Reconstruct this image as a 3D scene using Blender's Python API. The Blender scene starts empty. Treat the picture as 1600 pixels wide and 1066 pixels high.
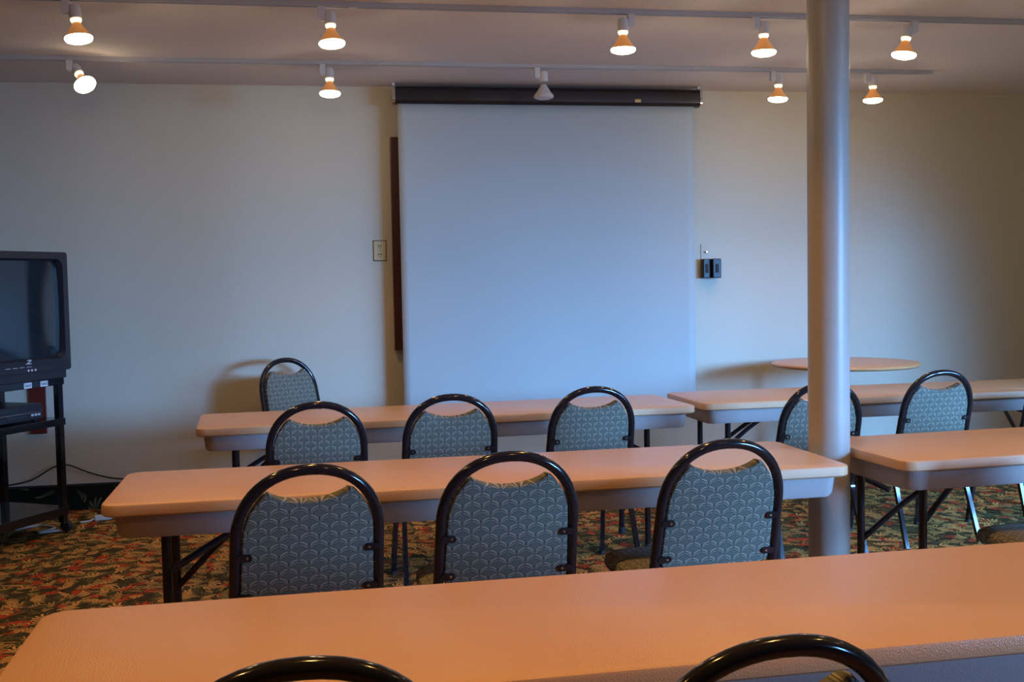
import bpy, bmesh, math, random
from mathutils import Vector, Matrix
random.seed(7)
PI = math.pi
sc = bpy.context.scene
COL = sc.collection

# ------------------------------------------------------------------ camera
F_PX = 1734.9
YAW, PITCH, ROLL, CAM_Z = 0.1767, 0.0544, -0.0183, 1.385
def camera():
    cy, sy, cp, sp, cr, sr = math.cos(YAW), math.sin(YAW), math.cos(PITCH), math.sin(PITCH), math.cos(ROLL), math.sin(ROLL)
    fwd = Vector((sy*cp, cy*cp, -sp)); right = Vector((cy, -sy, 0)); up = right.cross(fwd)
    r2 = cr*right + sr*up; u2 = -sr*right + cr*up
    cd = bpy.data.cameras.new('camera'); co = bpy.data.objects.new('camera', cd); COL.objects.link(co)
    cd.sensor_width = 36; cd.lens = F_PX*36/1600; cd.clip_start = .05
    m = Matrix((r2, u2, -fwd)).transposed().to_4x4(); m.translation = (0, 0, CAM_Z)
    co.matrix_world = m
    sc.camera = co
camera()

# ------------------------------------------------------------------ world, daylight, exposure
W = bpy.data.worlds.new('world'); sc.world = W; W.use_nodes = True
W.node_tree.nodes['Background'].inputs[0].default_value = (.45, .62, 1, 1)
W.node_tree.nodes['Background'].inputs[1].default_value = .15
sc.view_settings.view_transform = 'Standard'; sc.view_settings.look = 'None'
sc.view_settings.exposure = -0.55; sc.view_settings.gamma = 1; sc.view_settings.use_curve_mapping = False

def area_light(name, loc, direction, sx, sy, power, col, spread=180):
    l = bpy.data.lights.new(name, 'AREA'); l.shape = 'RECTANGLE'; l.size = sx; l.size_y = sy
    l.energy = power; l.color = col; l.spread = math.radians(spread)
    o = bpy.data.objects.new(name, l); COL.objects.link(o); o.location = loc
    o.rotation_euler = Vector(direction).to_track_quat('-Z', 'Y').to_euler(); return o
# daylight standing outside the tall windows in the right-hand wall (out of frame)
DAY = (.17, .46, 1.0)
area_light('daylight', (6.85, 2.3, 1.85), (-.62, .78, -.40), 2.6, 1.3, 240, DAY, 76)
area_light('daylight', (7.0, -1.3, 1.75), (-.61, .79, -.33), 2.6, 1.3, 470, DAY, 57)
LAMP_W = 62; FG = .82
WARM = (1.0, .46, .09); WARM2 = (1.0, .76, .52)

# ------------------------------------------------------------------ helpers
def link(o, parent=None):
    COL.objects.link(o)
    if parent is not None: o.parent = parent
    return o
def obj(name, bm, mat, parent=None, smooth=True, bevel=0, loc=None, rotz=None):
    me = bpy.data.meshes.new(name)
    bmesh.ops.recalc_face_normals(bm, faces=bm.faces[:])
    bm.to_mesh(me); bm.free()
    for m in (mat if isinstance(mat, (list, tuple)) else [mat]): me.materials.append(m)
    if smooth:
        me.shade_smooth()
        try: me.set_sharp_from_angle(angle=math.radians(35))
        except Exception: pass
    o = bpy.data.objects.new(name, me); link(o, parent)
    if bevel:
        b = o.modifiers.new('bevel', 'BEVEL'); b.width = bevel; b.segments = 3; b.limit_method = 'ANGLE'; b.angle_limit = math.radians(40)
        b.harden_normals = False
    if loc: o.location = loc
    if rotz is not None: o.rotation_euler.z = rotz
    return o
def tag(o, label, cat, group=None):
    o['label'] = label; o['category'] = cat
    if group: o['group'] = group
    return o
def thing(name, label, cat, loc=(0, 0, 0), rotz=0, group=None):
    o = bpy.data.objects.new(name, None); o.empty_display_size = .1; link(o)
    o.location = loc; o.rotation_euler = (0, 0, rotz)
    return tag(o, label, cat, group)
def struct(name, bm, mat, **k):
    o = obj(name, bm, mat, **k); o['kind'] = 'structure'; return o
def dup(root, loc, rotz, label, rx=0):
    def cp(o, p):
        c = o.copy(); COL.objects.link(c); c.parent = p
        for ch in o.children: cp(ch, c)
        return c
    r = cp(root, None); r.location = loc; r.rotation_euler = (rx, 0, rotz); r['label'] = label
    return r
def B(): return bmesh.new()
def box(bm, x0, x1, y0, y1, z0, z1, M=None):
    vs = [bm.verts.new((x, y, z)) for x in (x0, x1) for y in (y0, y1) for z in (z0, z1)]
    for f in ((0,1,3,2),(4,6,7,5),(0,4,5,1),(2,3,7,6),(0,2,6,4),(1,5,7,3)):
        bm.faces.new([vs[i] for i in f])
    if M is not None: bmesh.ops.transform(bm, matrix=M, verts=vs)
    return bm
def catmull(pts, n=6):
    P = [Vector(p) for p in pts]; out = []
    for i in range(len(P)-1):
        p0 = P[i-1] if i else P[0]*2-P[1]; p1, p2 = P[i], P[i+1]; p3 = P[i+2] if i+2 < len(P) else P[-1]*2-P[-2]
        for k in range(n):
            t = k/n
            out.append(.5*((2*p1)+(-p0+p2)*t+(2*p0-5*p1+4*p2-p3)*t*t+(-p0+3*p1-3*p2+p3)*t**3))
    out.append(P[-1]); return out
def tube(bm, pts, r, seg=12, square=False, caps=True):
    P = [Vector(p) for p in pts]; n = len(P); rings = []
    t0 = (P[1]-P[0]).normalized()
    a = Vector((0, 0, 1)) if abs(t0.z) < .9 else Vector((1, 0, 0))
    u = (a - t0*a.dot(t0)).normalized()
    for i in range(n):
        t = (P[min(i+1, n-1)]-P[max(i-1, 0)]).normalized()
        u = (u - t*u.dot(t)).normalized(); v = t.cross(u)
        ring = []
        ri = r[i] if isinstance(r, (list, tuple)) else r
        for k in range(seg):
            an = 2*PI*k/seg + (PI/4 if square else 0)
            ring.append(bm.verts.new(P[i]+ri*(math.cos(an)*u+math.sin(an)*v)))
        rings.append(ring)
    for i in range(n-1):
        for k in range(seg):
            bm.faces.new([rings[i][k], rings[i][(k+1) % seg], rings[i+1][(k+1) % seg], rings[i+1][k]])
    if caps: bm.faces.new(rings[0][::-1]); bm.faces.new(rings[-1])
    return bm
def lathe(bm, prof, seg=32, M=None, cap=True):
    rings = []
    for r, z in prof:
        rings.append([bm.verts.new((r*math.cos(2*PI*k/seg), r*math.sin(2*PI*k/seg), z)) for k in range(seg)])
    for i in range(len(rings)-1):
        for k in range(seg):
            bm.faces.new([rings[i][k], rings[i][(k+1) % seg], rings[i+1][(k+1) % seg], rings[i+1][k]])
    if cap: bm.faces.new(rings[0][::-1]); bm.faces.new(rings[-1])
    if M is not None: bmesh.ops.transform(bm, matrix=M, verts=[v for r in rings for v in r])
    return bm
def rrect(x0, x1, y0, y1, r, n=8):
    pts = []
    for cx, cy, a0 in ((x1-r, y1-r, 0), (x0+r, y1-r, PI/2), (x0+r, y0+r, PI), (x1-r, y0+r, 1.5*PI)):
        for k in range(n+1):
            a = a0+PI/2*k/n; pts.append((cx+r*math.cos(a), cy+r*math.sin(a)))
    return pts
def loft(bm, rings, cap=(True, True)):
    vr = [[bm.verts.new(p) for p in ring] for ring in rings]; n = len(vr[0])
    for i in range(len(vr)-1):
        for k in range(n):
            bm.faces.new([vr[i][k], vr[i][(k+1) % n], vr[i+1][(k+1) % n], vr[i+1][k]])
    if cap[0]: bm.faces.new(vr[0][::-1])
    if cap[1]: bm.faces.new(vr[-1])
    return vr
def set_uv(bm, fn):
    uv = bm.loops.layers.uv.verify(); bm.normal_update()
    for f in bm.faces:
        for l in f.loops: l[uv].uv = fn(l.vert.co, f)

# ------------------------------------------------------------------ materials
class NT:
    def __init__(s, name):
        s.m = bpy.data.materials.new(name); s.m.use_nodes = True; s.t = s.m.node_tree; s.b = s.t.nodes['Principled BSDF']
    def n(s, typ, **k):
        o = s.t.nodes.new(typ)
        for a, v in k.items(): setattr(o, a, v)
        return o
    def l(s, a, b): s.t.links.new(a, b)
    def math(s, op, a, b=None, c=None):
        o = s.n('ShaderNodeMath', operation=op)
        for i, v in enumerate((a, b, c)):
            if v is None: continue
            if isinstance(v, (int, float)): o.inputs[i].default_value = v
            else: s.l(v, o.inputs[i])
        return o.outputs[0]
    def ramp(s, fac, stops, interp='LINEAR'):
        o = s.n('ShaderNodeValToRGB'); o.color_ramp.interpolation = interp
        e = o.color_ramp.elements
        while len(e) < len(stops): e.new(.5)
        for el, (p, c) in zip(e, stops): el.position = p; el.color = (*c, 1)
        s.l(fac, o.inputs[0]); return o.outputs[0]
    def mix(s, fac, a, b):
        o = s.n('ShaderNodeMix', data_type='RGBA')
        if isinstance(fac, (int, float)): o.inputs[0].default_value = fac
        else: s.l(fac, o.inputs[0])
        for i, v in ((6, a), (7, b)):
            if isinstance(v, tuple): o.inputs[i].default_value = (*v, 1)
            else: s.l(v, o.inputs[i])
        return o.outputs[2]
    def noise(s, vec, scale, detail=2, rough=.5, dist=0):
        o = s.n('ShaderNodeTexNoise'); o.inputs['Scale'].default_value = scale; o.inputs['Detail'].default_value = detail
        o.inputs['Roughness'].default_value = rough; o.inputs['Distortion'].default_value = dist
        if vec is not None: s.l(vec, o.inputs['Vector'])
        return o.outputs['Fac']
    def bump(s, h, strength, dist=.002):
        o = s.n('ShaderNodeBump'); o.inputs['Strength'].default_value = strength; o.inputs['Distance'].default_value = dist
        s.l(h, o.inputs['Height']); s.l(o.outputs[0], s.b.inputs['Normal'])
    def set(s, **k):
        for a, v in k.items(): s.b.inputs[a.replace('_', ' ')].default_value = v
def flat(name, col, rough=.5, metal=0, spec=.5, bump=0, bscale=300, vary=.06):
    t = NT(name); tc = t.n('ShaderNodeTexCoord').outputs['Object']
    nz = t.noise(tc, 12, 3)
    c = t.mix(nz, tuple(x*(1-vary) for x in col), tuple(min(1, x*(1+vary)) for x in col))
    t.l(c, t.b.inputs['Base Color'])
    t.set(Roughness=rough, Metallic=metal); t.b.inputs['Specular IOR Level'].default_value = spec
    if bump: t.bump(t.noise(tc, bscale, 2), bump)
    return t.m
def emit(name, col, strength):
    t = NT(name); t.set(Base_Color=(*col, 1), Roughness=.4)
    t.b.inputs['Emission Color'].default_value = (*col, 1); t.b.inputs['Emission Strength'].default_value = strength
    return t.m

def wall_mat():
    t = NT('painted_wall'); tc = t.n('ShaderNodeTexCoord').outputs['Object']
    c = t.mix(t.noise(tc, .9, 4, .6), (.61, .57, .45), (.67, .635, .51))
    t.l(c, t.b.inputs['Base Color']); t.set(Roughness=.55)
    t.bump(t.noise(tc, 140, 4, .7), .55, .003); return t.m
def ceil_mat():
    t = NT('textured_ceiling'); tc = t.n('ShaderNodeTexCoord').outputs['Object']
    c = t.mix(t.noise(tc, 60, 3), (.78, .70, .67), (.90, .83, .79))
    t.l(c, t.b.inputs['Base Color']); t.set(Roughness=.9)
    t.bump(t.noise(tc, 90, 5, .75), 1.0, .008); return t.m

def carpet_mat(name='leaf_carpet', uv=False, shaded=False):
    t = NT(name)
    tc = t.n('ShaderNodeTexCoord').outputs['UV' if uv else 'Object']
    warp = t.n('ShaderNodeTexNoise'); warp.inputs['Scale'].default_value = 9; t.l(tc, warp.inputs['Vector'])
    wv = t.n('ShaderNodeVectorMath', operation='MULTIPLY_ADD')
    t.l(warp.outputs['Color'], wv.inputs[0]); wv.inputs[1].default_value = (.02, .02, 0); t.l(tc, wv.inputs[2])
    base = t.mix(t.noise(tc, 26, 3), (.014, .012, .009), (.12, .09, .03))
    col = base
    layers = [(14.0, 5.3, 4, .80, .10, (.10, .09, .03), (.26, .20, .07), .90),
              (9.0, 2.1, 4, .75, .13, (.42, .04, .016), (.62, .12, .035), .60),
              (10.5, 9.4, 5, .85, .10, (.44, .19, .045), (1.0, .60, .18), .72),
              (15.0, 4.7, 4, .80, .095, (.30, .17, .04), (.85, .52, .15), .60)]
    if shaded:  # wall-base copy of the carpet, its shade put into a darker palette
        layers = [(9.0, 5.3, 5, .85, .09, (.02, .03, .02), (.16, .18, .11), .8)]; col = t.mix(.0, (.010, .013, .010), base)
    for scale, off, petals, RR, wd, c1, c2, keep in layers:      # palm-like sprays of tapering leaflets
        mp = t.n('ShaderNodeMapping'); mp.inputs['Scale'].default_value = (scale, scale, 0); mp.inputs['Location'].default_value = (off, off*1.7, 0)
        t.l(wv.outputs[0], mp.inputs[0])
        vo = t.n('ShaderNodeTexVoronoi', voronoi_dimensions='2D'); vo.inputs['Scale'].default_value = 1; t.l(mp.outputs[0], vo.inputs['Vector'])
        d = t.n('ShaderNodeVectorMath', operation='SUBTRACT'); t.l(mp.outputs[0], d.inputs[0]); t.l(vo.outputs['Position'], d.inputs[1])
        q = t.n('ShaderNodeSeparateXYZ'); t.l(d.outputs[0], q.inputs[0])
        rc = t.n('ShaderNodeSeparateColor'); t.l(vo.outputs['Color'], rc.inputs[0])
        r = vo.outputs['Distance']
        ang = t.math('SUBTRACT', t.math('ARCTAN2', q.outputs[1], q.outputs[0]), t.math('MULTIPLY', rc.outputs[0], 6.2832))
        ang = t.math('MULTIPLY_ADD', r, .9, t.math('ADD', ang, 9.4248))
        ang = t.math('SUBTRACT', t.math('MODULO', ang, 6.2832), 3.1416)
        sp = 2.4/petals
        al = t.math('SUBTRACT', t.math('FLOORED_MODULO', t.math('ADD', ang, sp/2), sp), sp/2)
        tt = t.math('DIVIDE', r, RR)
        prof = t.math('SQRT', t.math('MAXIMUM', t.math('MULTIPLY', tt, t.math('SUBTRACT', 1.0, tt)), 0.0))
        across = t.math('MULTIPLY', t.math('ABSOLUTE', al), r)
        m1 = t.math('LESS_THAN', across, t.math('MULTIPLY', prof, wd*2))
        core = t.math('LESS_THAN', across, t.math('MULTIPLY', prof, wd*1.35))
        m2 = t.math('MULTIPLY', t.math('LESS_THAN', t.math('ABSOLUTE', ang), 1.3), t.math('LESS_THAN', tt, 1.0))
        m = t.math('MULTIPLY', m1, t.math('MULTIPLY', m2, t.math('LESS_THAN', rc.outputs[1], keep)))
        col = t.mix(m, col, t.mix(core, (.035, .022, .010), t.mix(tt, c1, c2)))
    t.l(col, t.b.inputs['Base Color']); t.set(Roughness=.95)
    t.b.inputs['Specular IOR Level'].default_value = .1
    t.bump(t.noise(tc, 500, 2), .6, .004)
    return t.m

def fan_mat():
    """rows of overlapping palm fans woven in the chair fabric (UV in metres)"""
    t = NT('fan_pattern_fabric'); uv = t.n('ShaderNodeTexCoord').outputs['UV']
    s = t.n('ShaderNodeSeparateXYZ'); t.l(uv, s.inputs[0])
    Wd, Hh = .055, .0262
    col = t.mix(t.noise(uv, 90, 2), (.105, .115, .092), (.15, .16, .13))
    light, dark = (.36, .33, .26), (.030, .032, .028)
    v = t.math('DIVIDE', s.outputs[1], Hh); u0 = t.math('DIVIDE', s.outputs[0], Wd)
    fl = t.math('FLOOR', v)
    u = t.math('ADD', u0, t.math('MULTIPLY', t.math('PINGPONG', fl, 1.0), .5))
    du = t.math('MULTIPLY', t.math('ABSOLUTE', t.math('SUBTRACT', t.math('FRACT', u), .5)), Wd)
    dv = t.math('MULTIPLY', t.math('FRACT', v), Hh)
    def hyp(a, b): return t.math('SQRT', t.math('ADD', t.math('MULTIPLY', a, a), t.math('MULTIPLY', b, b)))
    def ell(a, b, w, lo, hi):                       # a frond: band along an ellipse about the foot of the fan
        e = t.math('ABSOLUTE', t.math('SUBTRACT', hyp(t.math('DIVIDE', du, a), t.math('DIVIDE', dv, b)), 1.0))
        m = t.math('LESS_THAN', e, w/min(a, b))
        return t.math('MULTIPLY', m, t.math('MULTIPLY', t.math('GREATER_THAN', du, lo), t.math('LESS_THAN', du, hi)))
    for a, b, w, lo, hi, cc, k in ((.0262, .0245, .0008, -1, .03, light, .6), (.0262, .0245, .0019, .0035, .0215, light, .85),
                                   (.0235, .0205, .0008, .002, .03, dark, .65), (.0225, .0165, .0012, .003, .0215, light, .6),
                                   (.0190, .0125, .0007, .002, .02, dark, .5)):
        col = t.mix(t.math('MULTIPLY', ell(a, b, w, lo, hi), k), col, cc)
    bx = t.math('SUBTRACT', Wd/2, du); r = hyp(bx, dv)
    al = t.math('SUBTRACT', t.math('ARCTAN2', bx, dv), .38)
    m = t.math('LESS_THAN', t.math('MULTIPLY', t.math('ABSOLUTE', al), r), .0009)
    m = t.math('MULTIPLY', m, t.math('MULTIPLY', t.math('LESS_THAN', r, .022), t.math('GREATER_THAN', hyp(t.math('DIVIDE', du, .0262), t.math('DIVIDE', dv, .0245)), 1.0)))
    col = t.mix(t.math('MULTIPLY', m, .55), col, light)
    m = t.math('MULTIPLY', t.math('LESS_THAN', bx, .0013), t.math('LESS_THAN', dv, .017))
    col = t.mix(t.math('MULTIPLY', m, .85), col, dark)
    m = t.math('LESS_THAN', hyp(du, t.math('SUBTRACT', dv, Hh)), .0034)
    col = t.mix(t.math('MULTIPLY', m, .6), col, (.12, .05, .045))
    t.l(col, t.b.inputs['Base Color']); t.set(Roughness=.9)
    t.b.inputs['Specular IOR Level'].default_value = .2
    t.bump(t.noise(uv, 900, 2), .5, .001)
    return t.m

def table_mat(name='tan_moulded_plastic', ca=(.61, .365, .19), cb=(.67, .41, .225)):
    t = NT(name); tc = t.n('ShaderNodeTexCoord').outputs['Object']
    c = t.mix(t.noise(tc, 3, 5, .6), ca, cb)
    t.l(c, t.b.inputs['Base Color'])
    vo = t.n('ShaderNodeTexVoronoi'); vo.inputs['Scale'].default_value = 380; t.l(tc, vo.inputs['Vector'])
    t.set(Roughness=.25); t.b.inputs['Specular IOR Level'].default_value = .24; t.bump(vo.outputs['Distance'], .38, .0015)
    return t.m
def wood_mat(name, c1, c2, rough=.35):
    t = NT(name); tc = t.n('ShaderNodeTexCoord').outputs['Object']
    mp = t.n('ShaderNodeMapping'); mp.inputs['Scale'].default_value = (22, 22, 1.2); t.l(tc, mp.inputs[0])
    t.l(t.mix(t.noise(mp.outputs[0], 2.5, 4, .6, 1.2), c1, c2), t.b.inputs['Base Color']); t.set(Roughness=rough); return t.m
def screen_mat():
    t = NT('projection_screen_fabric'); tc = t.n('ShaderNodeTexCoord').outputs['Object']
    t.l(t.mix(t.noise(tc, 1.1, 2), (.44, .49, .48), (.48, .53, .52)), t.b.inputs['Base Color'])
    t.set(Roughness=.7); t.bump(t.noise(tc, 700, 1), .15, .0005); return t.m
def glass_mat():
    t = NT('window_glass'); g = t.n('ShaderNodeBsdfGlossy'); g.inputs['Roughness'].default_value = .02
    tr = t.n('ShaderNodeBsdfTransparent'); mx = t.n('ShaderNodeMixShader'); mx.inputs[0].default_value = .06
    t.l(tr.outputs[0], mx.inputs[1]); t.l(g.outputs[0], mx.inputs[2])
    t.l(mx.outputs[0], t.t.nodes['Material Output'].inputs[0]); return t.m

M_wall, M_ceil, M_carpet = wall_mat(), ceil_mat(), carpet_mat()
M_cove = carpet_mat('leaf_carpet_shaded', True, True)
M_fab, M_table = fan_mat(), table_mat()
M_apron = table_mat('grey_beige_moulded_plastic', (.40, .35, .33), (.45, .39, .37))
M_black = flat('black_enamel', (.010, .010, .014), .12, 0, .6)
M_chrome = flat('chrome', (.75, .75, .75), .15, 1)
M_blkplastic = flat('black_plastic', (.018, .020, .028), .38, bump=.1)
M_crt = flat('crt_glass', (.012, .022, .03), .07, 0, .9)
M_white = flat('white_enamel', (.70, .70, .70), .4)
M_trackw = flat('track_white', (.50, .51, .52), .45)
M_ivory = flat('ivory_plastic', (.66, .56, .32), .4)
M_column = flat('column_paint', (.42, .40, .36), .38, bump=.2, bscale=60)
M_rubber = flat('black_rubber', (.02, .02, .022), .7)
M_wood = wood_mat('dark_red_wood', (.045, .010, .007), (.10, .022, .014))
M_redwood = wood_mat('red_brown_wood', (.10, .012, .010), (.17, .025, .018))
M_honey = wood_mat('honey_wood', (.62, .30, .12), (.72, .38, .17), .3)
M_case = flat('dark_case', (.016, .010, .012), .35)
M_darkwall = wood_mat('unseen_wall_dark', (.16, .09, .05), (.22, .13, .07)); M_screen = screen_mat(); M_glass = glass_mat()
M_curtain = flat('curtain_cloth', (.45, .42, .38), .9, bump=.2)
M_board = flat('whiteboard_enamel', (.75, .75, .74), .25)
M_label = flat('white_label', (.75, .78, .80), .5)
M_cord_w = flat('white_cord', (.6, .62, .62), .5)
M_brass = flat('brass', (.7, .5, .2), .3, 1)
M_face = emit('lit_lamp_lens', (1.0, .80, .50), 26)
M_cone = emit('lit_reflector_glass', (1.0, .42, .12), .28)
M_neck = emit('lit_lamp_neck', (1.0, .70, .35), 5)
M_coneoff = flat('unlit_reflector_glass', (.62, .58, .55), .25)

# ------------------------------------------------------------------ room
X0, X1, Y0, Y1, H = -3.6, 5.62, -2.6, 7.27, 2.648
struct('floor', box(B(), X0-.1, X1+.1, Y0-.1, Y1+.1, -.1, 0), M_carpet, smooth=False)
struct('ceiling', box(B(), X0-.1, X1+.1, Y0-.1, Y1+.1, H, H+.1), M_ceil, smooth=False)
struct('wall_back', box(B(), X0-.1, X1+.1, Y1, Y1+.1, 0, H), M_wall, smooth=False)
struct('wall_left', box(B(), X0-.1, X0, Y0-.1, Y1, 0, H), M_wall, smooth=False)
struct('wall_front', box(B(), X0, X1, Y0-.1, Y0, 0, H), M_darkwall, smooth=False)  # unseen wall; dark brown wood added to soak up bounced light
WIN = [(-1.9, 1.1), (1.6, 4.6)]; WZ0, WZ1 = .12, 2.0
bm = B(); ys = [Y0-.1] + [v for w in WIN for v in w] + [Y1]
for a, b in ((0, 1), (2, 3), (4, 5)): box(bm, X1, X1+.14, ys[a], ys[b], 0, H)
for w in WIN: box(bm, X1, X1+.14, w[0], w[1], 0, WZ0); box(bm, X1, X1+.14, w[0], w[1], WZ1, H)
struct('wall_right', bm, M_wall, smooth=False)
for i, (a, b) in enumerate(WIN):
    bm = B(); t = .05
    for y in (a, (a+b)/2-t/2, b-t): box(bm, X1+.03, X1+.09, y, y+t, WZ0, WZ1)
    for z in (WZ0, WZ1-t): box(bm, X1+.03, X1+.09, a, b, z, z+t)
    w = struct('window_%d' % (i+1), bm, M_white, smooth=False)
    obj('pane', box(B(), X1+.055, X1+.062, a+t, b-t, WZ0+t, WZ1-t), M_glass, w, smooth=False)
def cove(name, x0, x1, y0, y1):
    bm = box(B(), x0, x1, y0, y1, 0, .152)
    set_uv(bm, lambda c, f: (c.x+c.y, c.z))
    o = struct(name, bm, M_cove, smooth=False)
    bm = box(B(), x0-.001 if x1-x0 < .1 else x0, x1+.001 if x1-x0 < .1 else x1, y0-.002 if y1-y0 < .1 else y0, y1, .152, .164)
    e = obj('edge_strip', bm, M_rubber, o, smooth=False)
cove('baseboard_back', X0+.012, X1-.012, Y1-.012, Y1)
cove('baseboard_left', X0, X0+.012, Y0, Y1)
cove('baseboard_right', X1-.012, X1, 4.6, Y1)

# curtains bunched at the window ends
def curtain(y0, y1, label):
    bm = B(); n = 60; r0, r1 = [], []
    for k in range(n+1):
        y = y0+(y1-y0)*k/n; x = X1-.09+.03*math.sin(k*1.35)
        r0.append((x, y)); 
    pts = r0 + [(x+.004, y) for x, y in r0[::-1]]
    loft(bm, [[(x, y, .03) for x, y in pts], [(x, y, 2.3) for x, y in pts]])
    return tag(obj('curtain', bm, M_curtain), label, 'curtain', 'curtains on the right-hand wall')
curtain(4.35, 4.85, 'pale floor-length curtain gathered nearest the front corner of the right-hand wall')
curtain(1.15, 1.55, 'pale floor-length curtain gathered between the two tall windows')

# ------------------------------------------------------------------ column
bm = B(); lathe(bm, [(.0755, 0), (.0755, H)], 64)
t = thing('support_column', 'pale painted round steel column between the two middle-row tables', 'column', (1.876, 3.835, 0))
obj('shaft', bm, M_column, t)
obj('base_ring', lathe(B(), [(.082, 0), (.082, .012), (.077, .016)], 48), M_column, t)

# ------------------------------------------------------------------ training tables
TW = .61
def make_table(label, x, y, ang, L=2.43, legx=.17, skew=0):
    t = thing('folding_table', label, 'table', (x, y, 0), ang, 'long tan folding tables')
    zt = .74
    bm = B()
    def ring(ins, z, rad=.05): return [(px, py, z) for px, py in rrect(ins, L-ins, ins, TW-ins, max(rad-ins*.6, .012), 6)]
    loft(bm, [ring(.006, zt-.038), ring(.0, zt-.033), ring(0, zt-.008), ring(.0025, zt-.0025), ring(.009, zt)])
    obj('table_top', bm, M_table, t)
    bm = B()
    loft(bm, [ring(.032, zt-.038, .07), ring(.038, zt-.10, .075), ring(.046, zt-.112, .075), ring(.075, zt-.112, .075), ring(.078, zt-.10, .075), ring(.078, zt-.039, .075)], cap=(False, False))
    obj('apron', bm, M_apron, t)
    for ex in (0, 1):
        xs = legx if ex == 0 else L-.235; d = 1 if ex == 0 else -1
        for yy in (.10, TW-.10):
            xl = xs-(skew if yy > .3 else 0)*d
            g = obj('leg', tube(B(), [(xl, yy, .02), (xl, yy, zt-.045)], .0150, 14), M_black, t)
            obj('foot_cap', lathe(B(), [(.018, 0), (.018, .03), (.0150, .034)], 16, Matrix.Translation((xl, yy, 0))), M_rubber, g)
        obj('hinge_bar', tube(B(), [(xs, .085, zt-.055), (xs, TW-.085, zt-.055)], .012, 12), M_black, t)
        for yb, zb in ((TW-.10, .345), (.10, .50)):
            xb = xs-(skew if yb > .3 else 0)*d
            obj('brace', tube(B(), catmull([(xb, yb, zb), (xb+d*.14, yb+(TW/2-yb)*.4, zb+(.63-zb)*.55), (xb+d*.27, yb+(TW/2-yb)*.85, .625), (xb+d*.31, TW/2, zt-.045)], 5), .0115, 10), M_black, t)
    return t
make_table('long tan plastic folding table across the foreground, nearest to the viewer', -.534, 1.72, .020)
make_table('long tan folding table in the middle row, left of the column', -.642, 3.423, .017, 2.425, legx=.178, skew=.016)
make_table('long tan folding table in the far row, in front of the projection screen', -.539, 5.166, .055)
make_table('long tan folding table in the middle row, running out of frame right of the column', 1.982, 3.48, .055, legx=.135)
make_table('long tan folding table in the far row, in front of the round table', 1.945, 5.375, .012)

# ------------------------------------------------------------------ banquet chairs
CH = .90; LEAN = .24      # back tube leans: y = LEAN*(CH-z) forward going down
def back_pt(u, v):        # v = distance below the top along the back
    return (u, math.sin(LEAN)*v, CH-.0155-math.cos(LEAN)*v)
def arch_path(a=.197, b=.20, n=26, vend=.46):
    L_, R_ = [], []
    arch = []
    for k in range(n+1):
        th = PI*k/n
        c, s = math.cos(th), math.sin(th)
        e = .92
        arch.append((-a*math.copysign(abs(c)**e, c), b-b*abs(s)**e))
    left = [(-a-.006*(v-b)/.26, v) for v in (vend, .40, .34, .28, .235)]
    right = [(-u, v) for u, v in left[::-1]]
    return left + arch + right
ARCH = arch_path()
def seat_outline(z, ins, drop=0):
    P = [(-.205, .115), (-.215, .28), (-.21, .45), (-.17, .53), (0, .548), (.17, .53), (.21, .45), (.215, .28), (.205, .115), (.0, .105)]
    c = [Vector((p[0], p[1], 0)) for p in P]
    out = []
    n = len(c)
    for i in range(n):
        p0, p1, p2, p3 = c[i-1], c[i], c[(i+1) % n], c[(i+2) % n]
        for k in range(5):
            t = k/5
            q = .5*((2*p1)+(-p0+p2)*t+(2*p0-5*p1+4*p2-p3)*t*t+(-p0+3*p1-3*p2+p3)*t**3)
            q = Vector((q.x, q.y-.32, 0)); l = q.length; q = q*(1-ins/l)
            out.append((q.x, q.y+.32, z))
    return out
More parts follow.
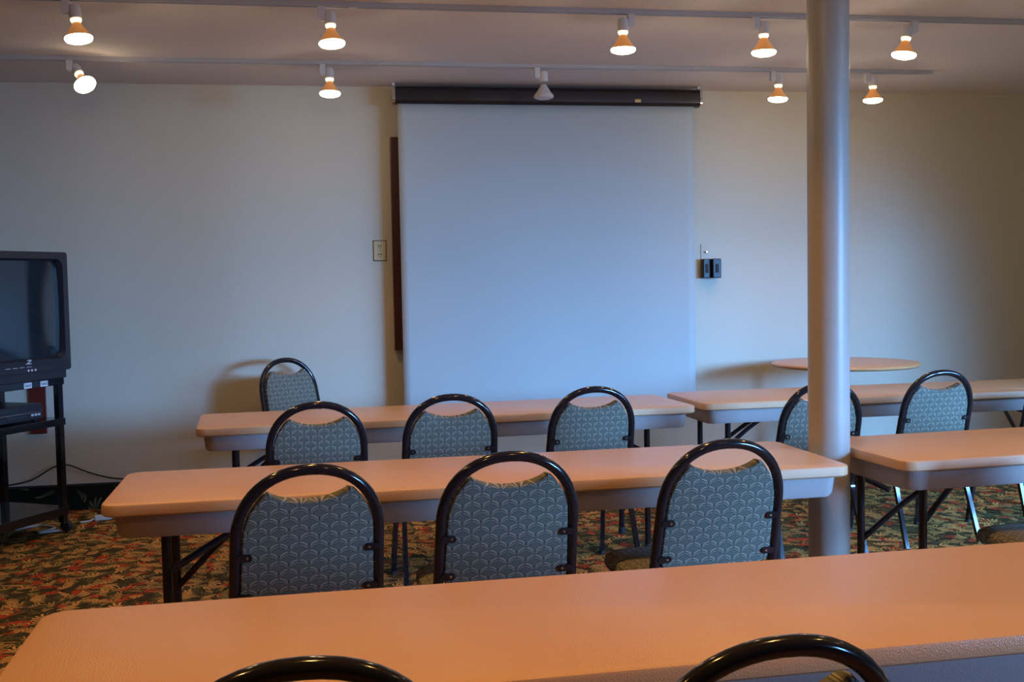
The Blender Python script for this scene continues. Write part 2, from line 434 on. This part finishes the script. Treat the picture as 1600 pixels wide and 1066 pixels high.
def make_chair(label, loc, rotz, group):
    t = thing('banquet_chair', label, 'chair', loc, rotz, group)
    # back frame: one bent tube, running down into the rear legs
    pts = [back_pt(u, v) for u, v in ARCH]
    bm = B(); tube(bm, pts, .0155, 14); obj('back_frame', bm, M_black, t)
    # back pad
    bm = B()
    ain, bin_ = .180, .186
    out = []
    uc, vc = .112, .062
    N = 14
    for k in range(N+1):                                    # notch: concave top edge
        u = -uc+2*uc*k/N; out.append((u, vc+.030*(1-(u/uc)**2)**.8))
    for k in range(1, 11):                                  # right shoulder
        th0 = math.asin(min(1, uc/ain)); th = th0+(PI/2-th0)*k/10
        out.append((ain*math.sin(th), .014+bin_-bin_*math.cos(th)))
    out.append((.184, .30)); out.append((.186, .36)); out.append((.180, .395)); out.append((.15, .405)); out.append((.07, .408)); out.append((-.07, .408)); out.append((-.15, .405)); out.append((-.180, .395)); out.append((-.186, .36)); out.append((-.184, .30))
    for k in range(10, 0, -1):
        th0 = math.asin(min(1, uc/ain)); th = th0+(PI/2-th0)*k/10
        out.append((-ain*math.sin(th), .014+bin_-bin_*math.cos(th)))
    cx, cy_ = 0, .23
    def lay(s, d):   # ring scaled slightly, offset along the back's normal (forward +)
        r = []
        for u, v in out:
            uu, vv = u*s, cy_+(v-cy_)*s
            x, y, z = back_pt(uu, vv); r.append((x, y+d*math.cos(LEAN), z+d*math.sin(LEAN)))
        return r
    vr = loft(bm, [lay(.955, -.012), lay(.985, -.010), lay(1, -.004), lay(1, .012), lay(.98, .024), lay(.90, .032)])
    set_uv(bm, lambda c, f: (c.x, (c.z-.4)/math.cos(LEAN)))
    obj('back_pad', bm, M_fab, t)
    for s in (-1, 1):                                       # the four small mounting plates
        for v in (.245, .365):
            bm = B(); p = back_pt(s*.176, v)
            Mx = Matrix.Translation((p[0], p[1]-.016, p[2])) @ Matrix.Rotation(LEAN, 4, 'X')
            o8 = [(x, -.002, z) for x, z in rrect(-.022, .022, -.0105, .0105, .010, 4)]; o9 = [(x, .004, z) for x, y, z in o8]
            vv = loft(bm, [o8, o9]); bmesh.ops.transform(bm, matrix=Mx, verts=bm.verts[:])
            br = obj('bracket', bm, M_black, t)
            obj('screw', lathe(B(), [(.0045, 0), (.003, .0025)], 10, Matrix.Translation((p[0]-s*.008, p[1]-.0185, p[2])) @ Matrix.Rotation(PI/2, 4, 'X')), M_chrome, br)
    # seat
    bm = B()
    loft(bm, [seat_outline(.405, .012), seat_outline(.412, .002), seat_outline(.428, -.004), seat_outline(.447, .002), seat_outline(.458, .02), seat_outline(.463, .055)])
    set_uv(bm, lambda c, f: (c.x, c.y) if abs(f.normal.z) > .5 else (c.x+c.y*.5, c.z))
    obj('seat', bm, M_fab, t)
    obj('seat_pan', loft_pan(), M_black, t)
    # legs
    for s in (-1, 1):
        ex, ey, ez = back_pt(s*.203, .46)
        rear = catmull([(ex, ey, ez), (s*.204, ey+.004, ez-.05), (s*.207, .085, .30), (s*.212, .03, .14), (s*.216, -.015, .012)], 5)
        lg = obj('leg', tube(B(), rear, .0145, 4, square=True), M_black, t)
        obj('glide', lathe(B(), [(.016, 0), (.016, .014)], 12, Matrix.Translation((s*.216, -.015, 0))), M_chrome, lg)
        front = catmull([(s*.16, .235, .396), (s*.175, .33, .388), (s*.193, .41, .34), (s*.205, .455, .20), (s*.212, .487, .012)], 5)
        lg = obj('leg', tube(B(), front, .0145, 4, square=True), M_black, t)
        obj('glide', lathe(B(), [(.016, 0), (.016, .014)], 12, Matrix.Translation((s*.212, .487, 0))), M_rubber, lg)
        obj('side_brace', tube(B(), catmull([(s*.206, .105, .345), (s*.203, .20, .375), (s*.203, .31, .365), (s*.203, .435, .275)], 5), .009, 8), M_black, t)
        obj('bumper', tube(B(), [(s*.195, .405, .362), (s*.197, .422, .345)], .017, 10), M_chrome, t)
    return t
def loft_pan():
    bm = B(); loft(bm, [seat_outline(.393, .04), seat_outline(.405, .03)]); return bm

GA = 'banquet chairs at the middle row of tables'
GB = 'banquet chairs at the far row of tables'
GF = 'banquet chairs at the foreground table'
ch0 = make_chair('leftmost black-framed banquet chair with its back rising above the foreground table', (-.022, 3.035, 0), .16, GA)
def chair(x, y, rz, label, group):
    c = dup(ch0, (x, y, 0), rz, label); c['group'] = group; return c
chair(.543, 3.10, .06, 'middle of the three fan-patterned banquet chairs behind the foreground table', GA)
chair(1.212, 3.145, .12, 'banquet chair behind the foreground table, nearest to the column on its left', GA)
chair(2.56, 3.13, .02, 'banquet chair at the right edge, only its grey seat showing above the foreground table', GA)
chair(.005, 4.66, .08, 'leftmost of the three banquet chairs in front of the screen-side table', GB)
chair(.580, 4.77, .05, 'middle of the three banquet chairs below the projection screen', GB)
chair(1.248, 4.88, .11, 'banquet chair below the right part of the projection screen', GB)
chair(2.291, 4.72, .07, 'banquet chair in the far row partly hidden behind the column', GB)
chair(3.094, 5.10-.02, .11, 'banquet chair in the far row in front of the round table, clear of the column', GB)
chair(3.80, 5.10, .08, 'banquet chair cut by the right edge of the picture in the far row', GB)
chair(-.028, 1.452, .02, 'foreground banquet chair at lower left showing only its black top rail', GF)
chair(.611, 1.39, .10, 'foreground banquet chair at lower right with the curved black rail and a bit of pad', GF)
wc = chair(-.185, 7.05, PI+.62, 'lone banquet chair facing the viewer against the back wall, left of the screen', 'banquet chair at the back wall'); wc.scale = (1, 1, 1.035)

# ------------------------------------------------------------------ round pedestal table
t = thing('round_table', 'round honey-coloured wooden pedestal table by the back wall, right of the column', 'table', (3.37, 6.66, .012))
obj('table_top', lathe(B(), [(.435, .782), (.452, .784), (.462, .792), (.464, .800), (.458, .806), (.44, .810)], 72), M_honey, t)
obj('pedestal', lathe(B(), [(.06, .02), (.035, .05), (.028, .1), (.028, .74), (.06, .765), (.16, .781)], 28), M_black, t)
for k in range(4):
    a = k*PI/2+.5
    obj('foot', tube(B(), catmull([(0, 0, .09), (.12*math.cos(a), .12*math.sin(a), .075), (.32*math.cos(a), .32*math.sin(a), .018)], 5), .018, 10), M_black, t)

# ------------------------------------------------------------------ projection screen
SY = 7.13
t = thing('projection_screen', 'pull-down white projection screen with a dark roller case on the back wall', 'screen', (1.545, SY, 2.57))
def case_prof(hw, hz, n=8):
    return rrect(-hw, hw, -hz, hz, .028, n)
bm = B(); loft(bm, [[(x, y, z) for y, z in case_prof(.05, .055)] for x in (-1.0, 1.012)]); obj('roller_case', bm, M_case, t)
for s in (-1, 1):
    bm = B(); x0 = -1.0 if s < 0 else 1.012
    loft(bm, [[(x0, y, z) for y, z in case_prof(.055, .06)], [(x0+s*.016, y, z) for y, z in case_prof(.055, .06)]])
    cap = obj('end_cap', bm, M_chrome, t)
    obj('hanger', box(B(), x0-.008+s*.006, x0+.008+s*.006, -.012, .012, .05, H-2.57), M_white, cap)
    obj('wall_bracket', box(B(), x0-.012, x0+.012, .045, Y1-SY, -.02, .02), M_case, t)
bm = B(); nx, nz = 40, 30; xs0, xs1 = -.985, .975; zt_, zb = -.05, -2.05
grid = [[bm.verts.new((xs0+(xs1-xs0)*i/nx, -.02+.004*math.sin(i*.33)*(j/nz), zt_+(zb-zt_)*j/nz)) for j in range(nz+1)] for i in range(nx+1)]
for i in range(nx):
    for j in range(nz): bm.faces.new([grid[i][j], grid[i+1][j], grid[i+1][j+1], grid[i][j+1]])
o = obj('screen_fabric', bm, M_screen, t); sm = o.modifiers.new('thickness', 'SOLIDIFY'); sm.thickness = .0015
obj('bottom_bar', tube(B(), [(xs0-.01, -.02, zb), (xs1+.01, -.02, zb)], .011, 12), M_case, t)
obj('badge', box(B(), .565, .605, -.054, -.049, -.035, -.015), M_brass, t, smooth=False)

# whiteboard behind the screen
t = thing('whiteboard', 'dark wood framed board on the back wall, mostly hidden behind the screen', 'board', (0, Y1, 0))
bm = B(); x0, x1, z0, z1, fw = .517, 2.50, .946, 2.322, .06
box(bm, x0, x0+fw, -.045, 0, z0, z1); box(bm, x1-fw, x1, -.045, 0, z0, z1); box(bm, x0+fw, x1-fw, -.045, 0, z0, z0+fw); box(bm, x0+fw, x1-fw, -.045, 0, z1-fw, z1)
obj('frame', bm, M_wood, t, smooth=False, bevel=.004)
obj('board', box(B(), x0+fw, x1-fw, -.02, -.001, z0+fw, z1-fw), M_board, t, smooth=False)

# wall plates
t = thing('power_outlet', 'ivory duplex power outlet on the back wall, left of the screen', 'outlet', (.437, Y1, 1.594))
bm = B(); loft(bm, [[(x, 0, z) for x, z in rrect(-.041, .041, -.064, .064, .006)], [(x, -.006, z) for x, z in rrect(-.038, .038, -.061, .061, .005)]]); obj('cover_plate', bm, M_ivory, t)
obj('gasket', box(B(), -.044, .044, -.002, 0, -.067, .067), M_rubber, t, smooth=False)
for s in (-1, 1):
    bm = B(); loft(bm, [[(x, -.005, z+s*.027) for x, z in rrect(-.018, .018, -.017, .017, .012)], [(x, -.009, z+s*.027) for x, z in rrect(-.017, .017, -.016, .016, .011)]])
    r = obj('receptacle', bm, M_ivory, t)
    bm = B()
    for dx in (-.007, .007): box(bm, dx-.0028, dx+.0028, -.0096, -.0088, s*.027-.002, s*.027+.010)
    box(bm, -.003, .003, -.0096, -.0088, s*.027-.011, s*.027-.006)
    obj('slots', bm, M_rubber, r, smooth=False)
obj('screw', lathe(B(), [(.004, 0), (.003, .002)], 10, Matrix.Translation((0, -.006, 0)) @ Matrix.Rotation(PI/2, 4, 'X')), M_chrome, t)
t = thing('cable_plate', 'white wall plate with a cable connector, above the small black box', 'wall plate', (2.655, Y1, 1.556))
bm = B(); loft(bm, [[(x, 0, z) for x, z in rrect(-.036, .036, -.058, .058, .006)], [(x, -.006, z) for x, z in rrect(-.033, .033, -.055, .055, .005)]]); obj('cover_plate', bm, M_wall, t)
obj('connector', lathe(B(), [(.008, 0), (.008, .008), (.005, .009), (.005, .02)], 12, Matrix.Translation((0, -.005, 0)) @ Matrix.Rotation(PI/2, 4, 'X')), M_chrome, t)
t = thing('wall_box', 'small black two-part box mounted on the wall right of the screen', 'wall box', (2.675, Y1, 1.443))
obj('back_box', box(B(), -.055, -.002, -.055, 0, -.066, .066), M_blkplastic, t, bevel=.005)
obj('front_box', box(B(), .001, .062, -.085, 0, -.066, .066), M_blkplastic, t, bevel=.006)
obj('latch', box(B(), -.04, -.02, -.059, -.054, -.03, .03), M_rubber, t, bevel=.002)
obj('latch', box(B(), .02, .042, -.089, -.084, -.03, .03), M_rubber, t, bevel=.002)

# ------------------------------------------------------------------ track lighting
def track(y, x0, x1, label):
    t = thing('light_track', label, 'light track', (0, y, H), 0, 'ceiling light tracks')
    bm = B(); box(bm, x0, x1, -.018, -.011, -.022, 0); box(bm, x0, x1, .011, .018, -.022, 0); box(bm, x0, x1, -.011, .011, -.008, 0)
    obj('rail', bm, M_trackw, t, smooth=False)
    for x in (x0, x1): obj('end_cap', box(B(), x-.006, x+.006, -.02, .02, -.025, 0), M_trackw, t, smooth=False)
    return t
tr = track(5.12, -3.3, 4.6, 'long white ceiling track, the one nearer the viewer')
obj('joint', box(B(), .195, .235, -.0195, .0195, -.024, 0), M_trackw, tr, smooth=False)
track(6.45, -3.3, 3.847, 'long white ceiling track nearer the back wall, ending right of the column')
track(3.25, -2.6, 4.6, 'white ceiling track above the middle row of tables, out of view')
track(1.45, -2.6, 4.6, 'white ceiling track above the foreground table, out of view')
def lamp(x, y, label, lit=True, tilt=(0, 0), flip=False, power=.28, ang=110, glow=3.9):
    t = thing('track_lamp', label, 'lamp', (x, y, H-.022), 0, 'track spot lamps')
    s = -1 if flip else 1
    obj('adapter', box(B(), -.030*s-.016, -.030*s+.016, -.017, .017, -.055, .004), M_white, t, bevel=.002)
    obj('arm', box(B(), min(-.04*s, .0), max(-.04*s, .0), -.008, .008, -.062, -.046), M_white, t, bevel=.002)
    # socket + lamp tilt about the arm
    R = Matrix.Translation((.008*s, 0, -.052)) @ Matrix.Rotation(tilt[0], 4, 'X') @ Matrix.Rotation(tilt[1], 4, 'Y')
    obj('socket', lathe(B(), [(.010, .036), (.022, .032), (.026, .02), (.026, -.025), (.022, -.027)], 24, R), M_white, t)
    if lit:
        nk = obj('bulb_neck', lathe(B(), [(.019, -.026), (.024, -.031), (.022, -.038), (.017, -.045)], 24, R), M_neck, t)
    bulb = obj('bulb', lathe(B(), [(.017, -.044), (.020, -.052), (.040, -.085), (.054, -.102), (.058, -.108)], 32, R), M_cone if lit else M_coneoff, t)
    obj('lens', lathe(B(), [(.058, -.108), (.059, -.114), (.054, -.122), (.035, -.129), (.008, -.132)], 32, R), M_face if lit else M_coneoff, bulb)
    if lit:
        l = bpy.data.lights.new('spot_beam', 'SPOT'); l.energy = LAMP_W*power; l.color = WARM; l.spot_size = math.radians(ang); l.spot_blend = .8; l.shadow_soft_size = .045
        lo = bpy.data.objects.new('spot_beam', l); link(lo, t)
        lo.matrix_local = R @ Matrix.Translation((0, 0, -.145))
        l = bpy.data.lights.new('lens_glow', 'POINT'); l.energy = glow; l.color = WARM2; l.shadow_soft_size = .02
        lo = bpy.data.objects.new('lens_glow', l); link(lo, t)
        lo.matrix_local = R @ Matrix.Translation((0, 0, -.150))
    return t
lamp(-.985, 5.12, 'lit spot lamp at the left end of the nearer ceiling track', tilt=(-.1, -.12))
lamp(.103, 5.12, 'lit spot lamp on the nearer track, above and left of the screen', tilt=(-.1, -.05))
lamp(1.480, 5.12, 'lit spot lamp on the nearer track, over the right part of the screen', flip=True)
lamp(2.166, 5.12, 'lit spot lamp on the nearer track, just left of the column')
lamp(2.930, 5.12, 'lit spot lamp on the nearer track, right of the column', tilt=(0, .14), flip=True)
lamp(-1.24, 6.45, 'lit spot lamp tilted towards the viewer, left end of the farther track', tilt=(-.55, -.45), glow=1.5)
lamp(.120, 6.45, 'lit spot lamp on the farther track, left of the screen case', tilt=(-.1, 0), power=.5)
lamp(1.360, 6.45, 'unlit white spot lamp hanging before the screen case', lit=False)
lamp(2.825, 6.45, 'lit spot lamp on the farther track, just left of the column', tilt=(0, .05))
lamp(3.445, 6.45, 'lit spot lamp near the right end of the farther track')
ORD = ('leftmost', 'second from the left', 'middle', 'second from the right', 'rightmost')
for x, o_ in zip((-.9, .2, 1.2, 2.7, 3.8), ORD): lamp(x, 3.25, 'lit spot lamp over the middle row of tables, '+o_+' of five', power=.8, ang=115, glow=1.2)
for x, o_ in zip((-1.0, .1, 1.2, 2.3, 3.4), ORD): lamp(x, 1.45, 'lit spot lamp over the foreground table, '+o_+' of five', power=FG, ang=115, glow=.5)

# ------------------------------------------------------------------ television on its cart
TH = math.radians(60)
fr = Vector((-1.405, 6.615, 0))
dx, dy = math.cos(TH), math.sin(TH)
CW, CD = .56, .46                                 # cart width along its face, depth
org = fr - Vector((dx, dy, 0))*CW/2               # front centre of the cart; local -y faces the room
cart = thing('television_cart', 'black metal rolling stand with shelves under the television at the left edge', 'cart', org, TH)
for nm, z0, z1 in (('top_shelf', .845, .885), ('middle_shelf', .615, .655), ('bottom_shelf', .10, .15)):
    obj(nm, box(B(), -CW/2-.005, CW/2+.005, -.005, CD+.005, z0, z1), M_black, cart, smooth=False, bevel=.003)
for sx in (-1, 1):
    for yy in (.02, CD-.02):
        obj('post', box(B(), sx*(CW/2-.018)-.018, sx*(CW/2-.018)+.018, yy-.018, yy+.018, .06, .87), M_black, cart, smooth=False, bevel=.002)
        w = obj('caster', lathe(B(), [(.03, -.014), (.034, -.010), (.034, .010), (.03, .014)], 24, Matrix.Translation((sx*(CW/2+.005), yy, .034)) @ Matrix.Rotation(PI/2, 4, 'Y')), M_rubber, cart)
        obj('caster_fork', box(B(), sx*(CW/2+.005)-.022, sx*(CW/2+.005)+.022, yy-.012, yy+.012, .05, .101), M_chrome, w, smooth=False, bevel=.004)
for x in (-.02, .10):
    lb = obj('sticker', box(B(), x, x+.055, -.0085, -.0045, .848, .878), M_label, cart, smooth=False); lb['label'] = 'white sticker'
    bm = B()
    for k in range(5): box(bm, x+.008+k*.009, x+.012+k*.009, -.0092, -.0084, .855, .871-(k % 2)*.004)
    obj('print', bm, M_rubber, lb, smooth=False)
TVW = .86
tv = thing('television', 'large black tube television on the cart at the left edge', 'television', org+Vector((dx, dy, 0))*(CW/2+.035-TVW/2)+Vector((dy, -dx, 0))*.02, TH)
tv.location.z = .885
zb_, zt_ = .012, .705
bm = B()
def tvr(y, hw, z0, z1, r=.02): return [(x, y, z) for x, z in rrect(-hw, hw, z0, z1, r, 5)]
loft(bm, [tvr(.03, TVW/2-.006, zb_+.02, zt_-.004), tvr(.16, TVW/2-.01, zb_+.02, zt_-.01), tvr(.30, TVW/2-.12, .05, zt_-.08, .05), tvr(.48, .17, .12, .45, .05)])
obj('housing', bm, M_blkplastic, tv)
bm = B()       # bezel around the screen opening
sx0, sx1, sz0, sz1 = -.375, .375, .125, .655
outer = rrect(-TVW/2, TVW/2, .045, zt_, .018, 6); inner = rrect(sx0, sx1, sz0, sz1, .045, 6)
o1 = [bm.verts.new((x, .03, z)) for x, z in outer]; o2 = [bm.verts.new((x, -.012, z)) for x, z in outer]
i1 = [bm.verts.new((x, -.018, z)) for x, z in rrect(sx0-.012, sx1+.012, sz0-.012, sz1+.012, .05, 6)]; i2 = [bm.verts.new((x, .012, z)) for x, z in inner]
n = len(o1)
for a, b in ((o1, o2), (o2, i1), (i1, i2)):
    for k in range(n): bm.faces.new([a[k], a[(k+1) % n], b[(k+1) % n], b[k]])
obj('bezel', bm, M_blkplastic, tv)
bm = B(); nx, nz = 24, 18; g = []
for i in range(nx+1):
    col = []
    for j in range(nz+1):
        a, b = i/nx*2-1, j/nz*2-1
        col.append(bm.verts.new((a*.378, .014-.022*(1-a*a*.6)*(1-b*b*.6)+.006, (sz0+sz1)/2+b*.268)))
    g.append(col)
for i in range(nx):
    for j in range(nz): bm.faces.new([g[i][j], g[i+1][j], g[i+1][j+1], g[i][j+1]])
obj('picture_tube', bm, M_crt, tv)
pn = obj('control_panel', box(B(), -TVW/2+.012, TVW/2-.03, -.004, .05, 0, .05), M_blkplastic, tv, bevel=.004)
strip = obj('control_strip', box(B(), -.30, .30, -.0155, -.012, .050, .092), M_blkplastic, tv, bevel=.002)
bm = B()
for k, x in enumerate((.10, .125, .15)): lathe(bm, [(.006, 0), (.006, .004)], 10, Matrix.Translation((x, -.0155, .062)) @ Matrix.Rotation(PI/2, 4, 'X'))
obj('input_jacks', bm, M_label, strip)
bm = B()
for k in range(4): box(bm, -.06+k*.05, -.025+k*.05, -.0165, -.0154, .080, .083)
obj('lettering', bm, M_trackw, strip, smooth=False)
bm = B()   # slanted lightning-like initial above the panel
for q in ([(0, .024), (.03, .024), (.034, .019), (.004, .019)], [(.022, .019), (.034, .019), (.012, .005), (0, .005)], [(-.004, .005), (.034, .005), (.030, 0), (-.008, 0)]):
    loft(bm, [[(x+.09, y, z+.096) for x, z in q] for y in (-.0195, -.0165)])
obj('badge', bm, M_trackw, tv, smooth=False)
# video recorder on the middle shelf
v = thing('video_recorder', 'black video recorder on the middle shelf of the television cart', 'video recorder', org+Vector((-dy, dx, 0))*.05-Vector((dx, dy, 0))*.04, TH)
v.location.z = .655
obj('case', box(B(), -.21, .21, 0, .29, .008, .095), M_blkplastic, v, bevel=.004)
obj('tape_slot', box(B(), -.15, .03, -.003, .002, .058, .082), M_crt, v, bevel=.001)
obj('display', box(B(), -.05, .09, -.003, .002, .022, .045), M_crt, v, bevel=.001)
obj('trim_line', box(B(), -.205, .205, -.002, .001, .049, .052), M_chrome, v, smooth=False)
for x in (.12, .145, .17): obj('button', box(B(), x, x+.018, -.005, .001, .03, .042), M_trackw, v, bevel=.001)
for x in (-.18, .18):
    for y in (.03, .26): obj('foot', lathe(B(), [(.012, 0), (.012, .009)], 12, Matrix.Translation((x, y, 0))), M_rubber, v)
# dark red panel on the wall behind the cart
t = thing('wall_panel', 'narrow dark red-brown wooden panel on the wall behind the television cart', 'panel', (-1.69, Y1, .44))
obj('board', box(B(), -.05, .045, -.022, 0, .05, .42), M_redwood, t, smooth=False, bevel=.003)

# cords
def cord(name, pts, r, mat, label):
    return tag(obj(name, tube(B(), catmull(pts, 6), r, 8), mat), label, 'cord')
cord('television_cable', [(-1.95, Y1-.03, .17), (-1.76, Y1-.03, .20), (-1.62, Y1-.03, .275), (-1.53, Y1-.03, .29), (-1.40, Y1-.03, .235), (-1.24, Y1-.03, .19), (-1.0, Y1-.03, .175)], .005, M_rubber, 'thin black cord looping along the back wall beside the television cart')
cord('extension_cord', [(-1.72, 6.72, .008), (-1.60, 6.80, .008), (-1.50, 6.70, .008), (-1.56, 6.60, .008), (-1.46, 6.63, .008)], .007, M_cord_w, 'pale cord coiled on the carpet beside the cart wheel')
c = thing('plug_adapter', 'white plug lying on the carpet right of the television cart', 'plug', (-1.27, 6.90, 0), .3)
obj('plug_body', box(B(), -.05, .05, -.018, .018, 0, .034), M_cord_w, c, bevel=.008)
obj('lead', tube(B(), catmull([(.048, 0, .015), (.10, .02, .008), (.18, .0, .007), (.27, .05, .007), (.36, .03, .007)], 5), .005, 8), M_cord_w, c)
obj('lead', tube(B(), catmull([(-.048, 0, .015), (-.08, -.02, .008), (-.13, -.03, .007)], 5), .005, 8), M_cord_w, c)
